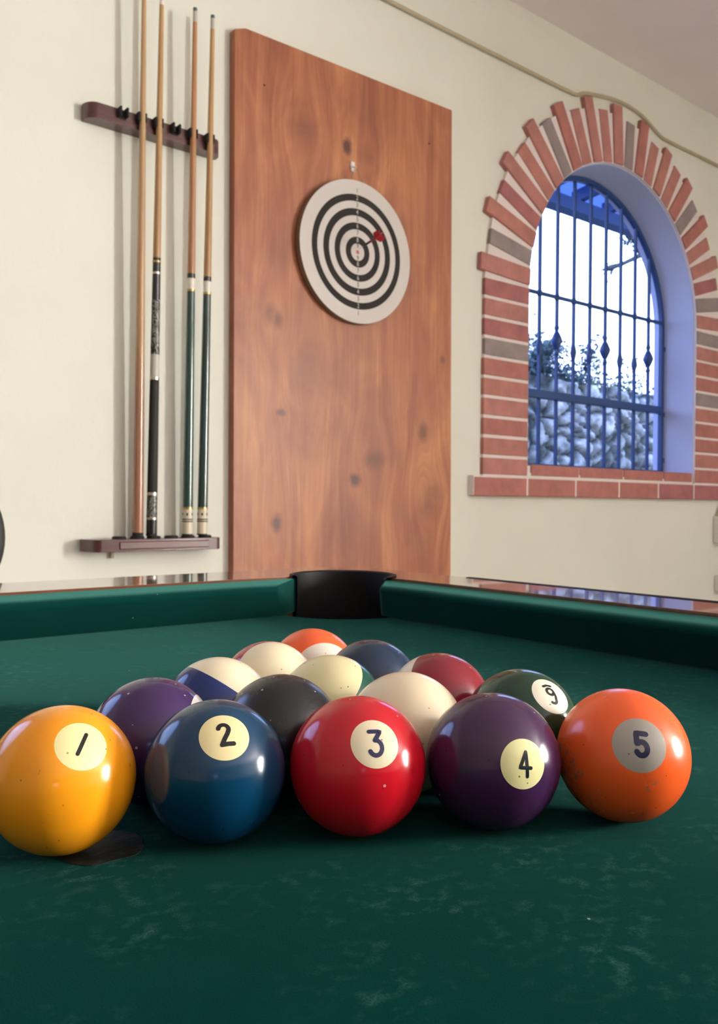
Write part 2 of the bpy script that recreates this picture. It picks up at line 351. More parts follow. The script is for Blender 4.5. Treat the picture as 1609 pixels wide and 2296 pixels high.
# ---- arched brick windows
def make_window(idx, cx):
    w = empty('window_%d' % idx, (cx, WY, WIN_Z0)); tag(w, kind='structure', label='arched window edged with red brick and barred with an iron grille' if idx == 1 else None)
    off = Vector((-cx, -WY, -WIN_Z0))
    def fin(name, bm, mats, par=w, **k):
        bmesh.ops.translate(bm, verts=bm.verts, vec=off)
        return finish(name, bm, mats, par, **k)
    rnd = random.Random(idx * 11 + 3)
    dx = cx - WX[0]
    # plastered reveal lining
    bm = bmesh.new(); n = 48; r0, r1 = WIN_R, WIN_R - .006
    ring = [(cx + r1, WIN_Z0)] + [(cx + r1 * math.cos(PI * i / n), WIN_ZC + r1 * math.sin(PI * i / n)) for i in range(n + 1)] + [(cx - r1, WIN_Z0)]
    rino = [(cx + r0 + .002, WIN_Z0)] + [(cx + (r0 + .002) * math.cos(PI * i / n), WIN_ZC + (r0 + .002) * math.sin(PI * i / n)) for i in range(n + 1)] + [(cx - r0 - .002, WIN_Z0)]
    prism(bm, [rino + ring[::-1]], WY - .0005, WY + WT + .004, XZ)
    fin('reveal', bm, M['reveal'], smooth=30)
    # bricks
    zt = TZ
    bricks = bmesh.new(); mort = bmesh.new()
    Y0, YB = WY - .017, WY + .002
    pitch = .0757
    greyL, greyR = (6,), (5, 9)
    def pick():
        return rnd.choice((0, 0, 1, 1, 2, 3))
    def pickl(k, n): # lower bricks a little more orange
        return rnd.choice((2, 1, 0, 2)) if k < 5 else rnd.choice((0, 1, 3, 0))
    zb = zt + .249
    for k in range(10):
        z0 = zb + k * pitch + .006; z1 = zb + (k + 1) * pitch - .006
        j = rnd.uniform(-.002, .002)
        box(bricks, cx - .890 + j, cx - WIN_R, Y0 + rnd.uniform(0, .003), YB, z0, z1, 4 if k in greyL else pickl(k, 10))
        box(bricks, cx + WIN_R, cx + .892 + j, Y0 + rnd.uniform(0, .003), YB, z0, z1, 4 if k in greyR else pickl(k, 10))
    # radial bricks, long and short in turn
    nr = 26; outer = []
    ocx = cx - .034
    for i in range(nr):
        a = math.radians(177.0 - i * (174.0 / (nr - 1)))
        c, s = math.cos(a), math.sin(a)
        longb = (i % 2 == 0)
        Ro = .889 if longb else .845
        # distance from inner centre along (c, s) to the outer circle
        ex = cx - ocx
        bq = ex * c; disc = bq * bq - (ex * ex - Ro * Ro); tl = -bq + math.sqrt(disc)
        if a < PI / 3: tl = max(tl, .845 + (.035 if longb else 0))
        wdt = .0325 + rnd.uniform(-.002, .001)
        mt = Matrix(((c, -s, 0, cx), (0, 0, 1, 0), (s, c, 0, WIN_ZC), (0, 0, 0, 1)))   # local x radial, local y tangential, local z = y
        vs = box(bricks, WIN_R, tl + rnd.uniform(-.004, .004), -wdt, wdt, Y0 - (.004 if longb else 0), YB,
                 4 if i in (1, 7, 13, 19, 24) else pick(), mt)
        sr = tl - .004 if not longb else tl - .042
        outer.append((cx + sr * c, WIN_ZC + sr * s))
    # mortar bed: horseshoe
    lp = [(cx - .888, zb), (cx - .888, zb + 10 * pitch)] + outer + [(cx + .888, zb + 10 * pitch), (cx + .888, zb)]
    inn = [(cx + WIN_R - .002, zb)] + [(cx + (WIN_R - .002) * math.cos(PI * i / 40), WIN_ZC + (WIN_R - .002) * math.sin(PI * i / 40)) for i in range(41)] + [(cx - WIN_R + .002, zb)]
    prism(mort, [lp + inn], WY - .0125, WY + .001, XZ)
    bs = fin('brick_surround', bricks, M['brick'], bevel=.003, seg=2)
    fin('mortar', mort, M['mortar'], bs)
    # sill courses
    sb = bmesh.new()
    xs = [cx - .957 + k * .3115 for k in range(7)] + [cx + .957]
    for a, b_ in zip(xs, xs[1:]):
        if b_ - a > .03: box(sb, a + .004, b_ - .004, WY - .028, WY + .001, zt + .172, zt + .244, rnd.choice((0, 0, 3)))
    xs = [cx - WIN_R + .035, cx - .275, cx + .048, cx + .372, cx + WIN_R - .001]
    for a, b_ in zip(xs, xs[1:]): box(sb, a + .004, b_ - .004, WY - .002, WY + WT, WIN_Z0 - .012, zt + .302, 0)
    so = fin('brick_sill', sb, M['brick'], bevel=.004)
    sm = bmesh.new(); box(sm, cx - .955, cx + .955, WY - .0265, WY + .001, zt + .174, zt + .249); box(sm, cx - WIN_R + .001, cx + WIN_R - .001, WY + .004, WY + WT - .005, WIN_Z0 - .015, zt + .297)
    fin('mortar', sm, M['mortar'], so)
    # grille
    gy = WY + .163
    g = empty('window_grille', (0, 0, 0)); g.parent = w; g['label'] = 'iron grille coloured with a blue flare tint'
    gx = [cx - .590 + .120 * k for k in range(11)]
    gr = .610
    def topz(x): return WIN_ZC + math.sqrt(max(0, gr * gr - (x - cx) ** 2))
    bf = bmesh.new(); fr = []
    outer_l = arch(cx, gr + .010, zt + .296); inner_l = arch(cx, gr - .012, zt + .318)
    prism(bf, [outer_l, inner_l], gy - .010, gy + .010, XZ); fin('grille_frame', bf, M['iron'], g, bevel=.002)
    for k in range(1, 10):
        x = gx[k]; bb = bmesh.new(); h = .0062
        box(bb, x - h, x + h, gy - h, gy + h, zt + .318, topz(x))
        def knob(z, r, l): lathe(bb, [(0, z - l), (r * .45, z - l * .8), (r * .8, z - l * .35), (r, z), (r * .8, z + l * .35), (r * .45, z + l * .8), (0, z + l)], Matrix.Translation((x, gy, 0)), 12)
        knob(zt + 1.060, .014, .022)
        if k % 3 == 0: knob(zt + .868, .026, .045); knob(zt + .925, .012, .02); knob(zt + .81, .012, .02)
        else: knob(zt + .830, .015, .05)
        fin('grille_bar', bb, M['iron'], g, smooth=40)
    for z, h, d in ((1.060, .008, .006), (.621, .018, .014)):
        bb = bmesh.new(); box(bb, cx - .600, cx + .600, gy - d, gy + d, zt + z - h, zt + z + h)
        fin('grille_crossbar', bb, M['iron'], g, bevel=.002)
    # iron lugs fixing the frame in the reveal
    bb = bmesh.new()
    for z in (.93, .60, .37):
        for s in (-1, 1): box(bb, cx + s * (WIN_R - .03), cx + s * (WIN_R - .002), gy - .012, gy + .004, zt + z - .012, zt + z + .012)
    fin('grille_lug', bb, M['iron'], g, bevel=.002)
    return w
make_window(1, WX[0]); make_window(2, WX[1])

def front_window(idx, a):
    w = empty('window_%d' % idx, ((a[0] + a[1]) / 2, RY0, a[2])); tag(w, kind='structure')
    off = -w.location
    bm = bmesh.new(); t = .05
    prism(bm, [rectl(a), rectl((a[0] + t, a[1] - t, a[2] + t, a[3] - t))], RY0 - .12, RY0 - .06, XZ)
    bmesh.ops.translate(bm, verts=bm.verts, vec=off); finish('window_frame', bm, M['apron'], w, bevel=.004)
    bm = bmesh.new(); xm = (a[0] + a[1]) / 2; box(bm, xm - .035, xm + .035, RY0 - .115, RY0 - .065, a[2] + t, a[3] - t)
    bmesh.ops.translate(bm, verts=bm.verts, vec=off); finish('mullion', bm, M['apron'], w, bevel=.004)
front_window(4, FWIN)
def right_window(idx, a):
    w = empty('window_%d' % idx, (RX1, (a[0] + a[1]) / 2, a[2])); tag(w, kind='structure')
    off = -w.location; t = .05
    bm = bmesh.new(); prism(bm, [rectl(a), rectl((a[0] + t, a[1] - t, a[2] + t, a[3] - t))], RX1 + .24, RX1 + .30, YZ)
    bmesh.ops.translate(bm, verts=bm.verts, vec=off); finish('window_frame', bm, M['apron'], w, bevel=.004)
    bm = bmesh.new(); ym = (a[0] + a[1]) / 2; box(bm, RX1 + .245, RX1 + .295, ym - .04, ym + .04, a[2] + t, a[3] - t)
    bmesh.ops.translate(bm, verts=bm.verts, vec=off); finish('mullion', bm, M['apron'], w, bevel=.004)
right_window(3, RWIN)

# ------------------------------------------------------------------ outdoors
bm = bmesh.new(); box(bm, -30, 40, -40, 4.8, -.3, -.12); tag(finish('ground', bm, plaster('garden_ground', (.10, .09, .07), (.16, .14, .10))), kind='structure')
bm = bmesh.new(); box(bm, -30, 40, 4.952, 40, -.3, TZ + 1.10); tag(finish('terrace_ground', bm, plaster('terrace_earth', (.08, .07, .05), (.12, .10, .07))), kind='structure')

def rubble_mat():
    m, nt, b = nm('rubble_stone'); v = coords(nt)
    at = N(nt, 'ShaderNodeAttribute'); at.attribute_name = 'stone'
    n = noisen(nt, v, 9, 5, .65)
    c = ramp(nt, at.outputs['Fac'], (0., (.05, .055, .055)), (.25, (.28, .29, .27)), (.6, (.50, .50, .47)), (1., (.72, .71, .68)))
    c = mixc(nt, ramp(nt, n, (.40, 0.), (.66, .75)), c, (.05, .065, .05))
    L(nt, c, b.inputs['Base Color']); setp(b, rough=.9); return m
def stone_wall():
    t = empty('rubble_wall', (6.2, 4.75, -.12))
    tag(t, 'rough grey rubble stone garden wall seen through the window bars', 'stone wall')
    bm = bmesh.new(); x0, x1, z0, z1 = 3.6, 9.2, -.12, TZ + 1.19
    nx, nz = 250, 96; lay = bm.verts.layers.float.new('stone')
    grid = []
    for j in range(nz + 1):
        row = []
        for i in range(nx + 1):
            x = x0 + (x1 - x0) * i / nx; z = z0 + (z1 - z0) * j / nz
            top = .05 * noise.noise(Vector((x * 2.2, 0, 3))) + .03 * noise.noise(Vector((x * 7, 0, 9)))
            zz = z + top * (j / nz) ** 6
            q = Vector((x * 4.6 + .9 * noise.noise(Vector((x * 2.3, z * 3, 0))) + .3 * noise.noise(Vector((x * 9, z * 9, 2))), zz * 6.4 + .9 * noise.noise(Vector((x * 2.3, z * 3, 7))) + .3 * noise.noise(Vector((x * 9, z * 9, 5))), 0))
            ds, ps = noise.voronoi(q)
            edge = min(1, max(0, (ds[1] - ds[0]) / .28)); cell = (math.sin(ps[0].x * 12.9 + ps[0].y * 78.2) * 43758.5) % 1
            edge = edge * edge * (3 - 2 * edge)
            y = 4.60 - .09 * edge * (.5 + .5 * cell) - .030 * noise.noise(Vector((x * 14, zz * 14, 0))) - .015 * noise.noise(Vector((x * 40, zz * 40, 0)))
            v = bm.verts.new((x, y, zz)); v[lay] = edge * (.35 + .65 * cell); row.append(v)
        grid.append(row)
    for j in range(nz):
        for i in range(nx): bm.faces.new((grid[j][i], grid[j][i + 1], grid[j + 1][i + 1], grid[j + 1][i]))
    # top and back
    bt = [bm.verts.new((v.co.x, 4.95, v.co.z + .02)) for v in grid[-1]]; bb = [bm.verts.new((v.co.x, 4.95, z0)) for v in grid[-1]]
    for a in bt: a[lay] = .4
    for i in range(nx):
        bm.faces.new((grid[-1][i], grid[-1][i + 1], bt[i + 1], bt[i])); bm.faces.new((bt[i], bt[i + 1], bb[i + 1], bb[i]))
    bmesh.ops.translate(bm, verts=bm.verts, vec=-t.location)
    finish('stonework', bm, rubble_mat(), t, smooth=60)
stone_wall()

def leaf_mat(name, c):
    m, nt, b = nm(name); v = coords(nt)
    L(nt, ramp(nt, noisen(nt, v, 6, 2, .5), (.35, c), (.7, tuple(x * 1.9 for x in c))), b.inputs['Base Color'])
    setp(b, rough=.6)
    return m
M['leaf'] = [leaf_mat('dark_leaves', (.035, .06, .06)), leaf_mat('olive_leaves', (.09, .13, .05))]
M['bark'] = plain('bark', (.05, .05, .055), .9)
def shrub(x, y, z, w, h, n, label, seed, mi=0, spread=.5, leafs=1.0):
    rnd = random.Random(seed); t = empty('garden_shrub', (x, y, z)); tag(t, label, 'shrub', 'shrubs growing on the garden wall')
    bm = bmesh.new(); tips = []
    for k in range(9):
        a = rnd.uniform(0, 2 * PI); p = Vector((rnd.uniform(-w * .3, w * .3), rnd.uniform(-.05, .05), 0)); pts = [p.copy()]; d = Vector((math.cos(a) * spread, math.sin(a) * .3, 1)).normalized()
        ln = h * rnd.uniform(.55, 1.0) / 7
        for s in range(7):
            d = (d + Vector((rnd.uniform(-.5, .5), rnd.uniform(-.3, .3), rnd.uniform(-.35, .3)))).normalized(); p = p + d * ln; pts.append(p.copy())
            if s > 1:
                tips.append(p.copy())
                q = p.copy(); e = (d + Vector((rnd.uniform(-1, 1), rnd.uniform(-.6, .6), rnd.uniform(-.4, .4)))).normalized(); sp = [q.copy()]
                for u in range(3): e = (e + Vector((rnd.uniform(-.4, .4), 0, rnd.uniform(-.4, .4)))).normalized(); q = q + e * ln * .55; sp.append(q.copy()); tips.append(q.copy())
                tube(bm, sp, [.004, .0035, .003, .002], 5)
        tube(bm, pts, [.013 - .0014 * i for i in range(8)], 6)
    finish('branch', bm, M['bark'], t)
    bm = bmesh.new()
    for k in range(n):
        c = rnd.choice(tips) + Vector((rnd.gauss(0, .035), rnd.gauss(0, .05), rnd.gauss(0, .035))) if rnd.random() < leafs else Vector((rnd.uniform(-w, w) * .5, rnd.uniform(-.12, .12), h * .35 * rnd.random() ** 1.2))
        if c.z < -.02: c.z = abs(c.z)
        s = rnd.uniform(.014, .030); R = Matrix.Rotation(rnd.uniform(0, 2 * PI), 3, 'Z') @ Matrix.Rotation(rnd.uniform(-1.2, 1.2), 3, 'X') @ Matrix.Rotation(rnd.uniform(0, 6), 3, 'Y')
        vs = [bm.verts.new(c + R @ Vector(q) * s) for q in ((0, -1, 0), (.38, -.35, .1), (.42, .25, .12), (0, 1, .02), (-.42, .25, .12), (-.38, -.35, .1))]
        bm.faces.new((vs[0], vs[1], vs[2], vs[3])); bm.faces.new((vs[0], vs[3], vs[4], vs[5]))
    fo = finish('foliage', bm, M['leaf'][mi], t)
shrub(6.02, 5.30, TZ + 1.10, 1.15, 1.0, 7000, 'bushy dark shrub on the stone wall, leftmost behind the grille', 3, 0, .7, .62)
shrub(6.95, 5.45, TZ + 1.10, 1.15, .92, 5200, 'open shrub with crooked twigs on the stone wall, middle of the grille', 8, 0, .9, .60)
shrub(7.75, 5.35, TZ + 1.10, .8, .62, 1700, 'low olive-green shrub on the stone wall right of the crooked one', 21, 1, .8, .5)
shrub(8.35, 5.45, TZ + 1.10, .6, .62, 900, 'thin small shrub on the wall at the right end of the grille', 35, 0, .6, .6)

def branch_right():
    t = empty('tree_branch', (7.75, 4.6, TZ + 2.62)); tag(t, 'thin tree branch with a few leaves hanging in the bright sky beyond the grille', 'branch')
    rnd = random.Random(5); bm = bmesh.new()
    P = [Vector(p) - Vector((7.75, 4.6, 2.62)) for p in ((7.9, 4.6, 2.80), (7.4, 4.6, 2.56), (7.1, 4.6, 2.475), (6.85, 4.6, 2.36), (6.62, 4.6, 2.27), (6.5, 4.6, 2.235))]
    tube(bm, P, [.035, .028, .022, .018, .024, .005], 8)
    tube(bm, [P[2], P[2] + Vector((-.10, 0, .12)), P[2] + Vector((-.22, 0, .13)), P[2] + Vector((-.25, 0, .22))], [.012, .012, .01, .004], 6)
    finish('bough', bm, M['bark'], t, smooth=60)
    bm = bmesh.new()
    for k in range(170):
        b0 = rnd.choice((P[2] + Vector((-.2, 0, .14)), P[2] + Vector((-.1, 0, .10)), P[2] + Vector((-.14, 0, .12)), P[1] + Vector((-.1, 0, -.12)), P[4]))
        c = b0 + Vector((rnd.gauss(0, .05), rnd.gauss(0, .05), rnd.gauss(0, .045))); s = rnd.uniform(.02, .035)
        R = Matrix.Rotation(rnd.uniform(0, 6.28), 3, 'Z') @ Matrix.Rotation(rnd.uniform(-1.2, 1.2), 3, 'X')
        vs = [bm.verts.new(c + R @ Vector(q) * s) for q in ((0, -1, 0), (.4, 0, .1), (0, 1, 0), (-.4, 0, .1))]; bm.faces.new(vs)
    finish('foliage', bm, M['leaf'][0], t)
branch_right()

def porch():
    t = empty('porch_roof', (5.2, 3.0, TZ + 2.1)); tag(t, 'porch roof with haze-tinted blue rafters and translucent panels outside the arched window', 'porch roof')
    o = -t.location
    pm = plain('haze_blue_timber', (.05, .10, .24), .6)  # blue flare haze over the roof is painted into the timber
    def f(name, bm, m, **k):
        bmesh.ops.translate(bm, verts=bm.verts, vec=o); return finish(name, bm, m, t, **k)
    bm = bmesh.new(); box(bm, 2.2, 7.4, 3.58, 3.68, TZ + 2.115, TZ + 2.20); f('beam', bm, pm, bevel=.004)
    for k in range(15):
        x = 2.45 + k * .345
        bm = bmesh.new(); sh = Matrix(((1, 0, 0, 0), (0, 1, 0, 0), (0, -.12, 1, TZ + 2.20 + .12 * 3.68), (0, 0, 0, 1)))
        box(bm, x - .026, x + .026, WY + WT + .01, 3.67, 0, .08, 0, sh); f('rafter', bm, pm)
    tm, nt, b = nm('translucent_panel'); nt.nodes.remove(b); tr = N(nt, 'ShaderNodeBsdfTranslucent'); tr.inputs[0].default_value = (.24, .30, .45, 1)
    L(nt, tr.outputs[0], nt.nodes['Material Output'].inputs[0])
    bm = bmesh.new(); sh = Matrix(((1, 0, 0, 0), (0, 1, 0, 0), (0, -.12, 1, TZ + 2.28 + .12 * 3.68), (0, 0, 0, 1)))
    box(bm, 2.2, 7.4, WY + WT + .01, 3.74, 0, .012, 0, sh); f('roof_panel', bm, tm)
    for x in (2.6, 7.2):
        bm = bmesh.new(); box(bm, x - .05, x + .05, 3.58, 3.68, -.12, TZ + 2.115); f('post', bm, pm, bevel=.004)
porch()

# ------------------------------------------------------------------ pool table
NX0, NX1, NY0, NY1 = -1.568, .674, -.262, .860      # nose lines
BK = .045                                            # nose to wood
table = empty('pool_table', (-.447, .30, 0))
tag(table, 'pool table with worn green cloth, varnished wooden rails and black corner pocket', 'pool table')
TO = Vector((.447, -.30, 0))
def tfin(name, bm, mats, par=None, **k):
    bmesh.ops.translate(bm, verts=bm.verts, vec=TO); return finish(name, bm, mats, par or table, **k)
corners = [(NX1, NY1, 1, 1), (NX0, NY1, -1, 1), (NX0, NY0, -1, -1), (NX1, NY0, 1, -1)]
SPX = (NX0 + NX1) / 2
def cc(c): return (c[0] + c[2] * .015, c[1] + c[3] * .018)
def boundary(R, outside, SR):
    """CCW loop round the back lines; circles at pockets taken to the outside (rail hole) or cut into the bed."""
    bx0, bx1, by0, by1 = NX0 - BK, NX1 + BK, NY0 - BK, NY1 + BK
    lp = []
    def corner(c):
        cx, cy = cc(c); bx = bx1 if c[2] > 0 else bx0; by = by1 if c[3] > 0 else by0
        dx = c[2] * (bx - cx) * c[2]; ox = bx - cx; oy = by - cy
        pv = (ox, (-c[3]) * math.sqrt(R * R - ox * ox)); ph = ((-c[2]) * math.sqrt(R * R - oy * oy), oy)   # on vertical line, on horizontal line
        av, ah = math.atan2(pv[1], pv[0]), math.atan2(ph[1], ph[0])
        return cx, cy, av, ah
    order = [(corners[3], 'h', 'v'), (corners[0], 'v', 'h'), (corners[1], 'h', 'v'), (corners[2], 'v', 'h')]
    for i, (c, a, b_) in enumerate(order):
        cx, cy, av, ah = corner(c); s, e = (ah, av) if a == 'h' else (av, ah)
        if outside:
            while e < s: e += 2 * PI
        else:
            while e > s: e -= 2 * PI
        n = 28
        lp += [(cx + R * math.cos(s + (e - s) * k / n), cy + R * math.sin(s + (e - s) * k / n)) for k in range(n + 1)]
        if i in (1, 3):   # side pocket follows
            sy = 1 if i == 1 else -1; yb = by1 if sy > 0 else by0; d = .012
            cyy = (NY1 if sy > 0 else NY0) + sy * (BK + d); q = math.asin(d / SR); n = 24
            if sy > 0: s, e = (-q, PI + q) if outside else (-q, -PI + q)
            else: s, e = (PI - q, 2 * PI + q) if outside else (PI - q, q)
            lp += [(SPX + SR * math.cos(s + (e - s) * k / n), cyy + SR * math.sin(s + (e - s) * k / n)) for k in range(n + 1)]
    return lp
# bed
bm = bmesh.new(); prism(bm, [boundary(.090, False, .062)], TZ - .03, TZ); tfin('cloth_bed', bm, M['cloth'])
# rail frame
RW = .098
ox0, ox1, oy0, oy1 = NX0 - BK - RW, NX1 + BK + RW - .012, NY0 - BK - RW, NY1 + BK + RW + .01
bm = bmesh.new(); prism(bm, [rrect(ox0, ox1, oy0, oy1, .07, 12), boundary(.066, True, .06)], TZ - .03, TZ + .045)
tfin('rail', bm, M['railwood'], bevel=.006, seg=3, blimit=60)
# dark trim strip let into the outer edge of the rails
bm = bmesh.new()
box(bm, ox1 - .006, ox1 + .003, NY0 + .10, NY1 - .095, TZ + .028, TZ + .0458); tfin('edge_trim', bm, M['black'], bevel=.001)
# cushions
PROF = [(.016, 0), (.012, .008), (.004, .026), (.0006, .031), (0, .0340), (.0015, .0370), (.005, .0388), (.012, .0398), (.024, .0405), (BK, .0425), (BK, 0)]
def cushion(axis, nose, sgn, a, b_, ea, eb):
    """axis 'x': runs along x from a to b_ at y=nose, body on sgn side; ea/eb: how far ends move inward (toward pocket) at the back."""
    bm = bmesh.new(); rings = []
    n = 24
    for k in range(n + 1):
        f = k / n; ring = []
        for d, z in PROF:
            s0 = a - ea * (d / BK); s1 = b_ + eb * (d / BK); s = s0 + (s1 - s0) * f
            p = (s, nose + sgn * d, TZ + z) if axis == 'x' else (nose + sgn * d, s, TZ + z)
            ring.append(bm.verts.new(p))
        rings.append(ring)
    m = len(PROF)
    for A, B in zip(rings, rings[1:]):
        for i in range(m): bm.faces.new((A[i], A[(i + 1) % m], B[(i + 1) % m], B[i]))
    bm.faces.new(rings[0]); bm.faces.new(rings[-1])
    o = tfin('cushion', bm, M['cushion'], smooth=45, bevel=.007, seg=4, blimit=48)
for ny, sg in ((NY1, 1), (NY0, -1)):
    cushion('x', ny, sg, NX0 + .10, SPX - .066, .052, .012); cushion('x', ny, sg, SPX + .066, NX1 - .100, .012, .060)
for nx, sg in ((NX1, 1), (NX0, -1)): cushion('y', nx, sg, NY0 + .072, NY1 - .072, .042, .042)
# pockets
def pocket(cx, cy, R, a0, a1, R2):
    bm = bmesh.new(); T = Matrix.Translation((cx, cy, TZ))
    lathe(bm, [(R + .004, .0462), (R, .0472), (R - .0035, .0455), (R - .004, .040), (R - .003, -.0315)], T, 40, a0, a1)
    lathe(bm, [(R2, -.0305), (R2 - .004, -.09), (R2 - .03, -.13), (0, -.14)], T, 40)
    lathe(bm, [(R2 + .006, -.0305), (R2 + .004, -.09), (R2 - .02, -.137), (0, -.15)], T, 40)
    tfin('pocket', bm, M['black'], smooth=40)
for c in corners:
    cx, cy = cc(c); m = math.atan2(c[3], c[2]); pocket(cx, cy, .066, m - math.radians(118), m + math.radians(118), .092)
for sy in (1, -1): pocket(SPX, (NY1 if sy > 0 else NY0) + sy * (BK + .012), .060, sy * PI / 2 - math.radians(102), sy * PI / 2 + math.radians(102), .066)
# body and legs
bm = bmesh.new(); prism(bm, [rrect(ox0 + .02, ox1 - .02, oy0 + .02, oy1 - .02, .06), rrect(ox0 + .04, ox1 - .04, oy0 + .04, oy1 - .04, .05)], TZ - .26, TZ - .03); tfin('apron', bm, M['apron'], bevel=.004)
bm = bmesh.new(); box(bm, ox0 + .05, ox1 - .05, oy0 + .05, oy1 - .05, TZ - .24, TZ - .20); tfin('base_panel', bm, M['apron'])
for x in (ox0 + .16, ox1 - .16):
    for y in (oy0 + .16, oy1 - .16):
        bm = bmesh.new(); lathe(bm, [(0, 0), (.045, 0), (.05, .02), (.038, .05), (.035, .2), (.055, .36), (.06, .42), (.075, .44), (.075, .545), (0, .545)], Matrix.Translation((x, y, 0)), 24)
        tfin('leg', bm, M['apron'], smooth=35)
# foot spot sticker under the yellow ball
bm = bmesh.new(); random.seed(4)
n = 40; r = [.0175 * (1 + .05 * math.sin(5 * i * 2 * PI / n) + random.uniform(-.025, .025)) for i in range(n)]
prism(bm, [[(.1370 + r[i] * math.cos(2 * PI * i / n), .3315 + r[i] * math.sin(2 * PI * i / n)) for i in range(n)]], TZ, TZ + .00025)
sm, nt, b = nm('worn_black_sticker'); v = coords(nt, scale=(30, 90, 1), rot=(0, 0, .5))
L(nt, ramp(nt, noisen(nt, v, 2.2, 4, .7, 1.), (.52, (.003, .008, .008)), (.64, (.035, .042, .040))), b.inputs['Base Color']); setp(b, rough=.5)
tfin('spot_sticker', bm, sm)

# ------------------------------------------------------------------ balls
BR = .028575
CRM = (.78, .66, .42)
# name: (x, y) on the cloth
POS = {'1': (.12381, .33702), '2': (.17704, .30929), '3': (.22812, .27966), '4': (.27817, .24916), '5': (.33073, .22010),
       '12': (.17650, .36649), '8': (.22827, .33736), '9': (.27978, .30658), '6': (.33019, .27727),
       '10': (.22736, .39523), '14': (.27879, .36506), '15': (.32977, .33492), '11': (.27733, .42334), '7': (.32942, .39210), '13': (.32826, .44990)}
DISC = {'1': ((-.0128, -.7569, .6534), (.5817, .5259, .6205)), '2': ((-.2477, -.6756, .6944), (.1505, .6812, .7165)),
        '3': ((-.3129, -.7713, .5543), (.3012, .4729, .828)), '4': ((-.3528, -.9074, .2286), (.1614, .1816, .97)),
        '5': ((-.5958, -.6916, .4083), (.2397, .3321, .9123)), '6': ((-.0672, -.6978, .7131), (.2396, .6825, .6904))}
BM = {
 '1': ballmat('ball_yellow', (.90, .33, .008), disc=DISC['1'][0], cream=(.80, .72, .36), speck=.5, chipcol=(.35, .14, .01), chips=.25),
 '2': ballmat('ball_blue', (.002, .036, .088), disc=DISC['2'][0], cream=(.80, .68, .36), speck=.3),
 '3': ballmat('ball_red', (.50, .006, .016), disc=DISC['3'][0], cream=(.76, .66, .46), speck=.4, dust=.15),
 '4': ballmat('ball_purple', (.045, .012, .055), disc=DISC['4'][0], cream=(.78, .72, .36), speck=.6, dust=.1),
 '5': ballmat('ball_orange', (.88, .115, .018), disc=DISC['5'][0], discr=22.8, dcol=(.36, .33, .29), chips=1.6, speck=.4, rough=.2, chipcol=(.28, .16, .11)),
 '6': ballmat('ball_green', (.004, .040, .018), disc=DISC['6'][0], cream=(.80, .76, .62), dust=.6),
 '8': ballmat('ball_black', (.010, .010, .014), dust=.9, rough=.22),
 '7': ballmat('ball_navy', (.008, .025, .060), dust=.2),
 '9': ballmat('ball_cream', CRM, 'cream', cream=(.76, .65, .45), speck=.6),
 '10': ballmat('ball_blue_stripe', (.005, .022, .14), 'band', (.6314, -.0162, .7752), .356, -.45, cream=(.80, .71, .50), speck=.3),
 '11': ballmat('ball_red_stripe', (.42, .02, .03), 'band', (-.198, -.8314, .5192), .545, -.545, cream=(.78, .70, .48), speck=.6),
 '12': ballmat('ball_purple_stripe', (.040, .014, .085), 'band', (.7755, -.6313, .0083), .69, -.74, cream=(.72, .68, .58), dust=.9),
 '13': ballmat('ball_orange_stripe', (.85, .12, .03), 'band', (-.2607, -.9637, .0577), .672, -.672, cream=(.72, .66, .55), speck=.5),
 '14': ballmat('ball_green_stripe', (.005, .075, .05), 'band', (-.649, .005, .761), .40, -.7, cream=(.70, .64, .36), speck=.8),
 '15': ballmat('ball_maroon_stripe', (.22, .012, .025), 'band', (-.3676, .8806, -.2991), .06, -1.1, cream=(.76, .68, .54), dust=.5),
}
LAB = {
 '1': 'yellow-orange pool ball numbered 1, leftmost of the front row', '2': 'dark blue pool ball numbered 2 in the front row',
 '3': 'red pool ball numbered 3, centre of the front row', '4': 'dark purple pool ball numbered 4 in the front row',
 '5': 'chipped orange pool ball numbered 5 with a grey disc, rightmost of the front row', '6': 'dark green pool ball with an underlined 6 seen upside down like a 9',
 '8': 'black speckled pool ball behind the dark blue 2 and red 3', '7': 'plain navy pool ball in the rack between the green-edged cream and maroon balls',
 '9': 'all-cream pool ball behind the red 3 and purple 4', '10': 'cream pool ball with a royal blue band behind the purple striped one',
 '11': 'cream pool ball with a thin red rim behind the blue striped one', '12': 'speckled purple striped pool ball behind the yellow 1 and blue 2',
 '13': 'orange and white striped pool ball at the far tip of the rack', '14': 'yellowish cream pool ball with a green right rim, middle of the rack',
 '15': 'maroon and cream pool ball behind the all-cream one'}
# strokes of the numerals: polylines in units of the numeral's height, (x, y) y up, centred
def arcp(cx, cy, rx, ry, a0, a1, n=14): return [(cx + rx * math.cos(math.radians(a0 + (a1 - a0) * i / n)), cy + ry * math.sin(math.radians(a0 + (a1 - a0) * i / n))) for i in range(n + 1)]
STROKES = {
 '1': ([[(0, .5), (0, -.5)]], .085),
 '2': ([arcp(-.01, .26, .21, .21, 165, -25, 16) + [(.10, .02), (-.05, -.18), (-.20, -.42)], [(-.20, -.42), (.05, -.42), (.28, -.44)]], .095),
 '3': ([[(-.22, .44), (.20, .46), (-.02, .10)], [(-.02, .10)] + arcp(.0, -.17, .24, .28, 80, -150, 18)], .085),
 '4': ([[(.04, .48), (-.24, -.14), (.26, -.16)], [(.04, .48), (.10, -.50)]], .075),
 '5': ([[(.24, .40), (-.14, .46), (-.16, .06)], [(-.16, .06)] + arcp(.0, -.16, .22, .26, 125, -155, 18)], .11),
 '6': ([[(-.24, .44), (-.05, .50), (.16, .46)], arcp(-.02, .14, .17, .17, 0, 360, 24), [(.15, .14), (.17, -.10), (.12, -.32)] + arcp(-.02, -.32, .15, .13, 0, -140, 8)], .066)}
